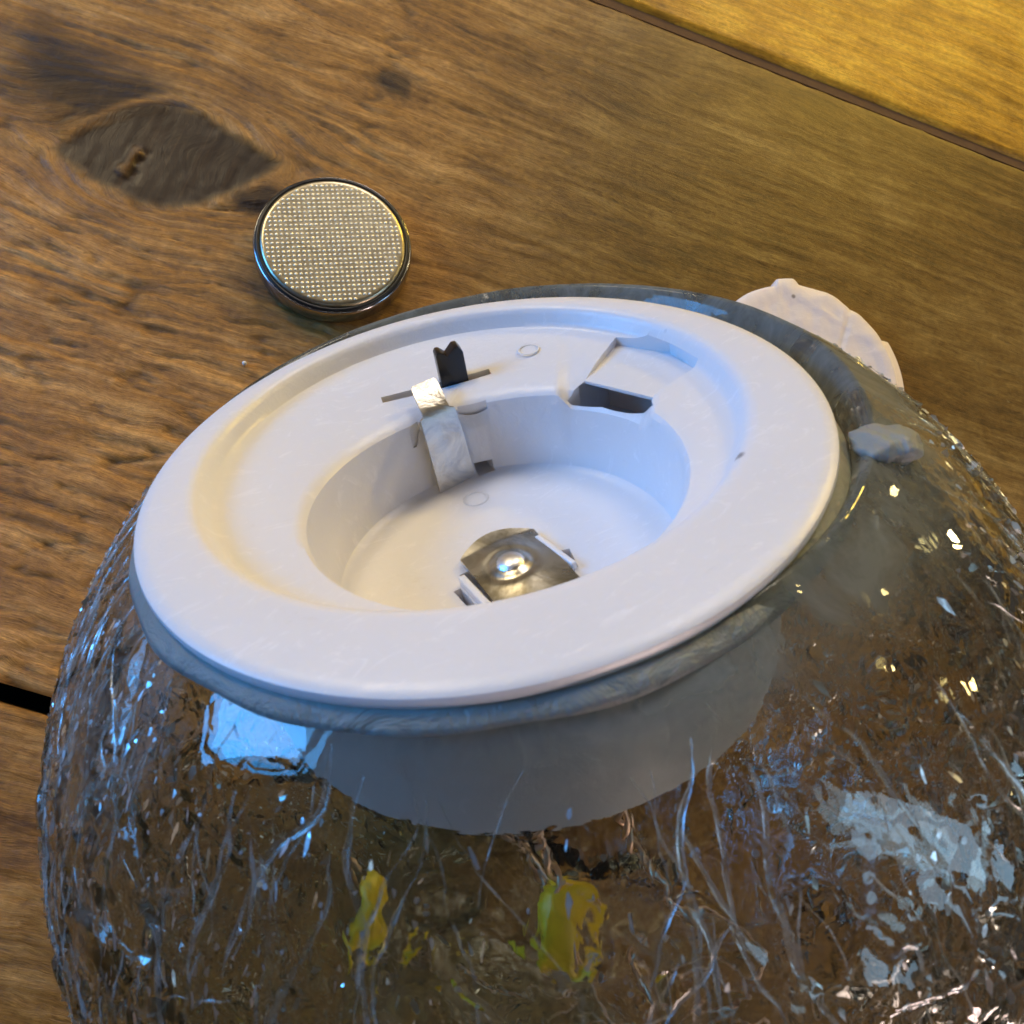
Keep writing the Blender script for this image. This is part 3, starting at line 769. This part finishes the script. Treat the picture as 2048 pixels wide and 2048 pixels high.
# contact strip: up the wall of the bore, shoulders, a narrow tab bent over the ledge
def strip():
    rows = []  # centre (x, y, depth), half width
    pts = [((0.62, 7.62, 7.75), 1.36), ((0.62, 7.62, 7.3), 1.36), ((0.59, 7.66, 6.2), 1.34), ((0.55, 7.70, 5.0), 1.33), ((0.51, 7.76, 3.9), 1.30), ((0.47, 7.86, 3.0), 1.28),
           ((0.45, 7.96, 2.45), 1.26), ((0.44, 8.04, 2.25), 1.24), ((0.42, 8.08, 2.15), 0.98), ((0.42, 8.2, 1.95), 0.95), ((0.41, 8.34, 1.78), 0.93), ((0.42, 8.50, 1.66), 0.95), ((0.45, 8.9, 1.46), 0.95), ((0.5, 9.4, 1.22), 0.95), ((0.55, 9.9, 0.98), 0.92), ((0.57, 10.1, 0.90), 0.78)]
    tilt = 0.10
    nc = 13
    V, F = [], []
    for side in (0, 1):
        for (x, y, d), w in pts:
            for j in range(nc):
                t = -1 + 2 * j / (nc - 1)
                # pressed dimple and centre crease
                yy = y + t * w * tilt - side * 0.16
                if 2.6 < d < 6.8:
                    yy += 0.09 * math.exp(-(t / 0.22) ** 2) * math.sin((d - 2.6) / 4.2 * math.pi) + 0.02 * math.sin(d * 5 + t * 4)
                V.append(((x + t * w) * MM, yy * MM, -(d - (0.10 if side else 0) * (1 if d < 1.6 else 0)) * MM))
    R = len(pts)
    for side in (0, 1):
        o_ = side * R * nc
        for i in range(R - 1):
            for j in range(nc - 1):
                f = (o_ + i * nc + j, o_ + i * nc + j + 1, o_ + (i + 1) * nc + j + 1, o_ + (i + 1) * nc + j)
                F.append(f if side == 0 else f[::-1])
    o_ = R * nc
    for i in range(R - 1):
        F.append((i * nc, (i + 1) * nc, o_ + (i + 1) * nc, o_ + i * nc)); j = nc - 1
        F.append((i * nc + j, o_ + i * nc + j, o_ + (i + 1) * nc + j, (i + 1) * nc + j))
    for j in range(nc - 1):
        i = R - 1
        F.append((i * nc + j, i * nc + j + 1, o_ + i * nc + j + 1, o_ + i * nc + j))
    me = mesh_from(V, F)
    bm = bmesh.new(); bm.from_mesh(me); bmesh.ops.recalc_face_normals(bm, faces=bm.faces); bm.to_mesh(me); bm.free()
    return me
holder_part('contact_strip', strip(), M['nickel'], True, 50)

# terminal plate on the floor: arched leaf with a round dimple
def plate():
    V, F = [], []
    nx, ny = 57, 69
    for side in (0, 1):
        for i in range(ny):
            for j in range(nx):
                x = -2.75 + 4.9 * j / (nx - 1); y = -7.4 + 7.4 * i / (ny - 1)
                # rounded far end
                top = 0.35 - 0.16 * (x + 0.35) ** 2
                yy = y if i < ny - 22 else y + (top - 0.0) * (i - (ny - 22)) / 21
                d = 7.15 - 0.55 * math.exp(-((x + 0.4) / 1.6) ** 2) * math.exp(-((yy + 3.2) / 2.6) ** 2)
                rr = math.hypot(x + 0.6, yy + 3.05)
                d -= 0.24 * math.sqrt(max(0.0, 1 - (rr / 0.80) ** 2)) - 0.10 * math.exp(-((rr - 1.35) / 0.28) ** 2)
                if yy > -0.6: d -= 0.22 * (yy + 0.6)
                V.append((x * MM, yy * MM, -(d + side * 0.15) * MM))
    o_ = nx * ny
    for side in (0, 1):
        for i in range(ny - 1):
            for j in range(nx - 1):
                f = (side * o_ + i * nx + j, side * o_ + i * nx + j + 1, side * o_ + (i + 1) * nx + j + 1, side * o_ + (i + 1) * nx + j)
                F.append(f if side == 0 else f[::-1])
    for j in range(nx - 1):
        F.append((j, o_ + j, o_ + j + 1, j + 1)); i = ny - 1
        F.append((i * nx + j, i * nx + j + 1, o_ + i * nx + j + 1, o_ + i * nx + j))
    for i in range(ny - 1):
        F.append((i * nx, (i + 1) * nx, o_ + (i + 1) * nx, o_ + i * nx)); j = nx - 1
        F.append((i * nx + j, o_ + i * nx + j, o_ + (i + 1) * nx + j, (i + 1) * nx + j))
    me = mesh_from(V, F)
    bm = bmesh.new(); bm.from_mesh(me); bmesh.ops.recalc_face_normals(bm, faces=bm.faces); bm.to_mesh(me); bm.free()
    return me
pm = plate()
po_ = holder_part('terminal_plate', pm, M['plate'], True, 60)
pm.materials.append(M['stud'])
for f_ in pm.polygons:
    c_ = f_.center / MM
    if math.hypot(c_.x + 0.6, c_.y + 3.05) < 0.80: f_.material_index = 1
holder_part('retaining_rib', bevelled(prism(rect(-3.22, -4.1, 0.42, 4.0, math.radians(4)), 7.0, 7.9), 0.08), M['plastic'])
holder_part('retaining_rib', bevelled(prism(rect(2.22, -3.2, 0.34, 3.6, math.radians(8)), 7.05, 7.9), 0.08), M['plastic'])

# raised ring marks left by moulding
def torus(cx, cy, d, R, r, n1=32, n2=8):
    P = np.zeros((n1, n2, 3))
    for i in range(n1):
        for j in range(n2):
            a, b = 2 * math.pi * i / n1, 2 * math.pi * j / n2
            P[i, j] = (cx + (R + r * math.cos(b)) * math.cos(a), cy + (R + r * math.cos(b)) * math.sin(a), -d + 0.35 * r * math.sin(b))
    P = np.concatenate([P, P[:1]], 0)
    return grid_mesh(P * MM, True)
for (cx, cy, d, R) in ((0.9, 5.2, 7.6, 0.75), (8.6, 10.6, 1.56, 0.7)):
    holder_part('moulding_ring', torus(cx, cy, d, R, 0.10), M['plastic'])

# glue: a fillet under the rim and a blob on the bare side
gme = bpy.data.meshes.new('m')
nth = 160; P = np.zeros((nth, 9, 3))
rs = np.random.RandomState(4)
for i in range(nth):
    t = 2 * math.pi * i / nth
    w = 1 + 0.30 * math.sin(3 * t + 1) * math.sin(7 * t) + 0.18 * math.sin(17 * t)
    for j in range(9):
        b = math.pi * 2 * j / 9
        gp = math.exp(-((((t - 0.40 + math.pi) % (2 * math.pi)) - math.pi) / 0.95) ** 2)
        wq = (1 + 0.16 * (w - 1) / 0.3) * (1 - 0.5 * gp)
        rr = 19.2 - 1.1 * gp + 0.80 * wq * math.cos(b); dd = 1.30 + 0.42 * wq * math.sin(b) + 0.25 * math.cos(b)
        P[i, j] = (0.25 + rr * math.cos(t), 0.1 + rr * math.sin(t), -dd)
P = np.concatenate([P, P[:1]], 0)
link_mesh('glue_bead', grid_mesh(P * MM, True), M['glue'], lamp, HM)
bm = bmesh.new(); bmesh.ops.create_icosphere(bm, subdivisions=4, radius=1)
for v in bm.verts:
    q = v.co.copy()
    r = 1 + 0.30 * mnoise.noise(q * 1.3 + Vector((3, 1, 2))) + 0.14 * mnoise.noise(q * 3.1)
    v.co = Vector((q.x * 1.6 * r, q.y * 1.6 * r, q.z * 0.9 * r)) + Vector((16.9, -13.1, -1.2))
    v.co *= MM
gme = bpy.data.meshes.new('m'); bm.to_mesh(gme); bm.free()
link_mesh('glue_blob', gme, M['glue'], lamp, HM)

# ---- fairy-light wires hanging inside, twisted pairs
def tube(path, r, sides=7):
    path = [Vector(p) for p in path]
    V, F = [], []
    for i, p in enumerate(path):
        t = (path[min(i + 1, len(path) - 1)] - path[max(i - 1, 0)]).normalized()
        a = t.orthogonal().normalized() if i == 0 else (a - t * a.dot(t)).normalized()
        b = t.cross(a)
        for s in range(sides):
            q = 2 * math.pi * s / sides
            V.append(tuple((p + (a * math.cos(q) + b * math.sin(q)) * r) * MM))
    for i in range(len(path) - 1):
        for s in range(sides):
            F.append((i * sides + s, i * sides + (s + 1) % sides, (i + 1) * sides + (s + 1) % sides, (i + 1) * sides + s))
    return V, F
def smooth_path(pts, n):
    pts = [Vector(p) for p in pts]
    P = [pts[0]] + pts + [pts[-1]]
    out = []
    for i in range(1, len(P) - 2):
        for s in range(n):
            t = s / n; p0_, p1, p2, p3 = P[i - 1], P[i], P[i + 1], P[i + 2]
            out.append(0.5 * ((2 * p1) + (p2 - p0_) * t + (2 * p0_ - 5 * p1 + 4 * p2 - p3) * t * t + (3 * p1 - p0_ - 3 * p2 + p3) * t ** 3))
    out.append(pts[-1]); return out
def twisted(name, pts, gap, turns):
    c = smooth_path(pts, 26)
    V, F = [], []
    for s in (0, 1):
        path = []
        for i, p in enumerate(c):
            t = (c[min(i + 1, len(c) - 1)] - c[max(i - 1, 0)]).normalized()
            a = t.orthogonal().normalized(); b = t.cross(a)
            ang = turns * 2 * math.pi * i / len(c) + s * math.pi
            path.append(p + (a * math.cos(ang) + b * math.sin(ang)) * gap)
        v, f = tube(path, 0.24)
        F += [tuple(q + len(V) for q in g) for g in f]; V += v
    return link_mesh(name, mesh_from(V, F), M['copper'], lamp, Matrix.Identity(4))
w1 = twisted('fairy_wire', [(11.6, 9, 49.5), (14.5, 0, 39), (17.3, -5.8, 30.5), (21.2, -12.4, 29.5), (23.9, -18.6, 28.5), (24, -24, 24), (20, -26, 17), (10, -20, 10), (2, -8, 11)], 0.40, 16)
w2 = twisted('fairy_wire', [(14.5, 9.5, 50), (20.5, 1, 39), (24.4, -5.0, 30.5), (29.2, -11.6, 30), (33.2, -18.7, 29.5), (34, -23, 24), (28, -24, 16), (24, -12, 9), (12, 0, 6)], 0.40, 15)
def bead(par, loc, rx, ry, rz):
    bm = bmesh.new(); bmesh.ops.create_uvsphere(bm, u_segments=24, v_segments=16, radius=1)
    for v in bm.verts:
        q = v.co
        v.co = Vector((q.x * rx + loc[0], q.y * ry + loc[1], q.z * rz + loc[2])) * MM
    me = bpy.data.meshes.new('m'); bm.to_mesh(me); bm.free()
    return link_mesh('led_bead', me, M['phosphor'], par, Matrix.Identity(4))
bead(w1, (19.6, -10.4, 28.0), 2.6, 2.9, 2.3)
bead(w1, (4.6, -12.0, 12.0), 1.3, 3.4, 1.4)

# ---- tiny glass beads shed on the wood
for i, (x, y, r, lab) in enumerate(((-12.9, 48.9, 0.30, 'tiny white glass bead on the wood between battery and holder rim'),
                                    (-28.3, 13.77, 0.28, 'tiny white glass bead on the wood by the black gap, upper of two'),
                                    (-28.23, 13.05, 0.2, 'tiny white glass bead on the wood by the black gap, lower of two'))):
    bm = bmesh.new(); bmesh.ops.create_icosphere(bm, subdivisions=2, radius=r * MM)
    me = bpy.data.meshes.new('m'); bm.to_mesh(me); bm.free()
    o = link_mesh('glass_bead', me, M['bead'], None, Matrix.Translation((x * MM, y * MM, r * MM)))
    o['label'] = lab; o['category'] = 'bead'; o['group'] = 'tiny glass beads lying on the wood'
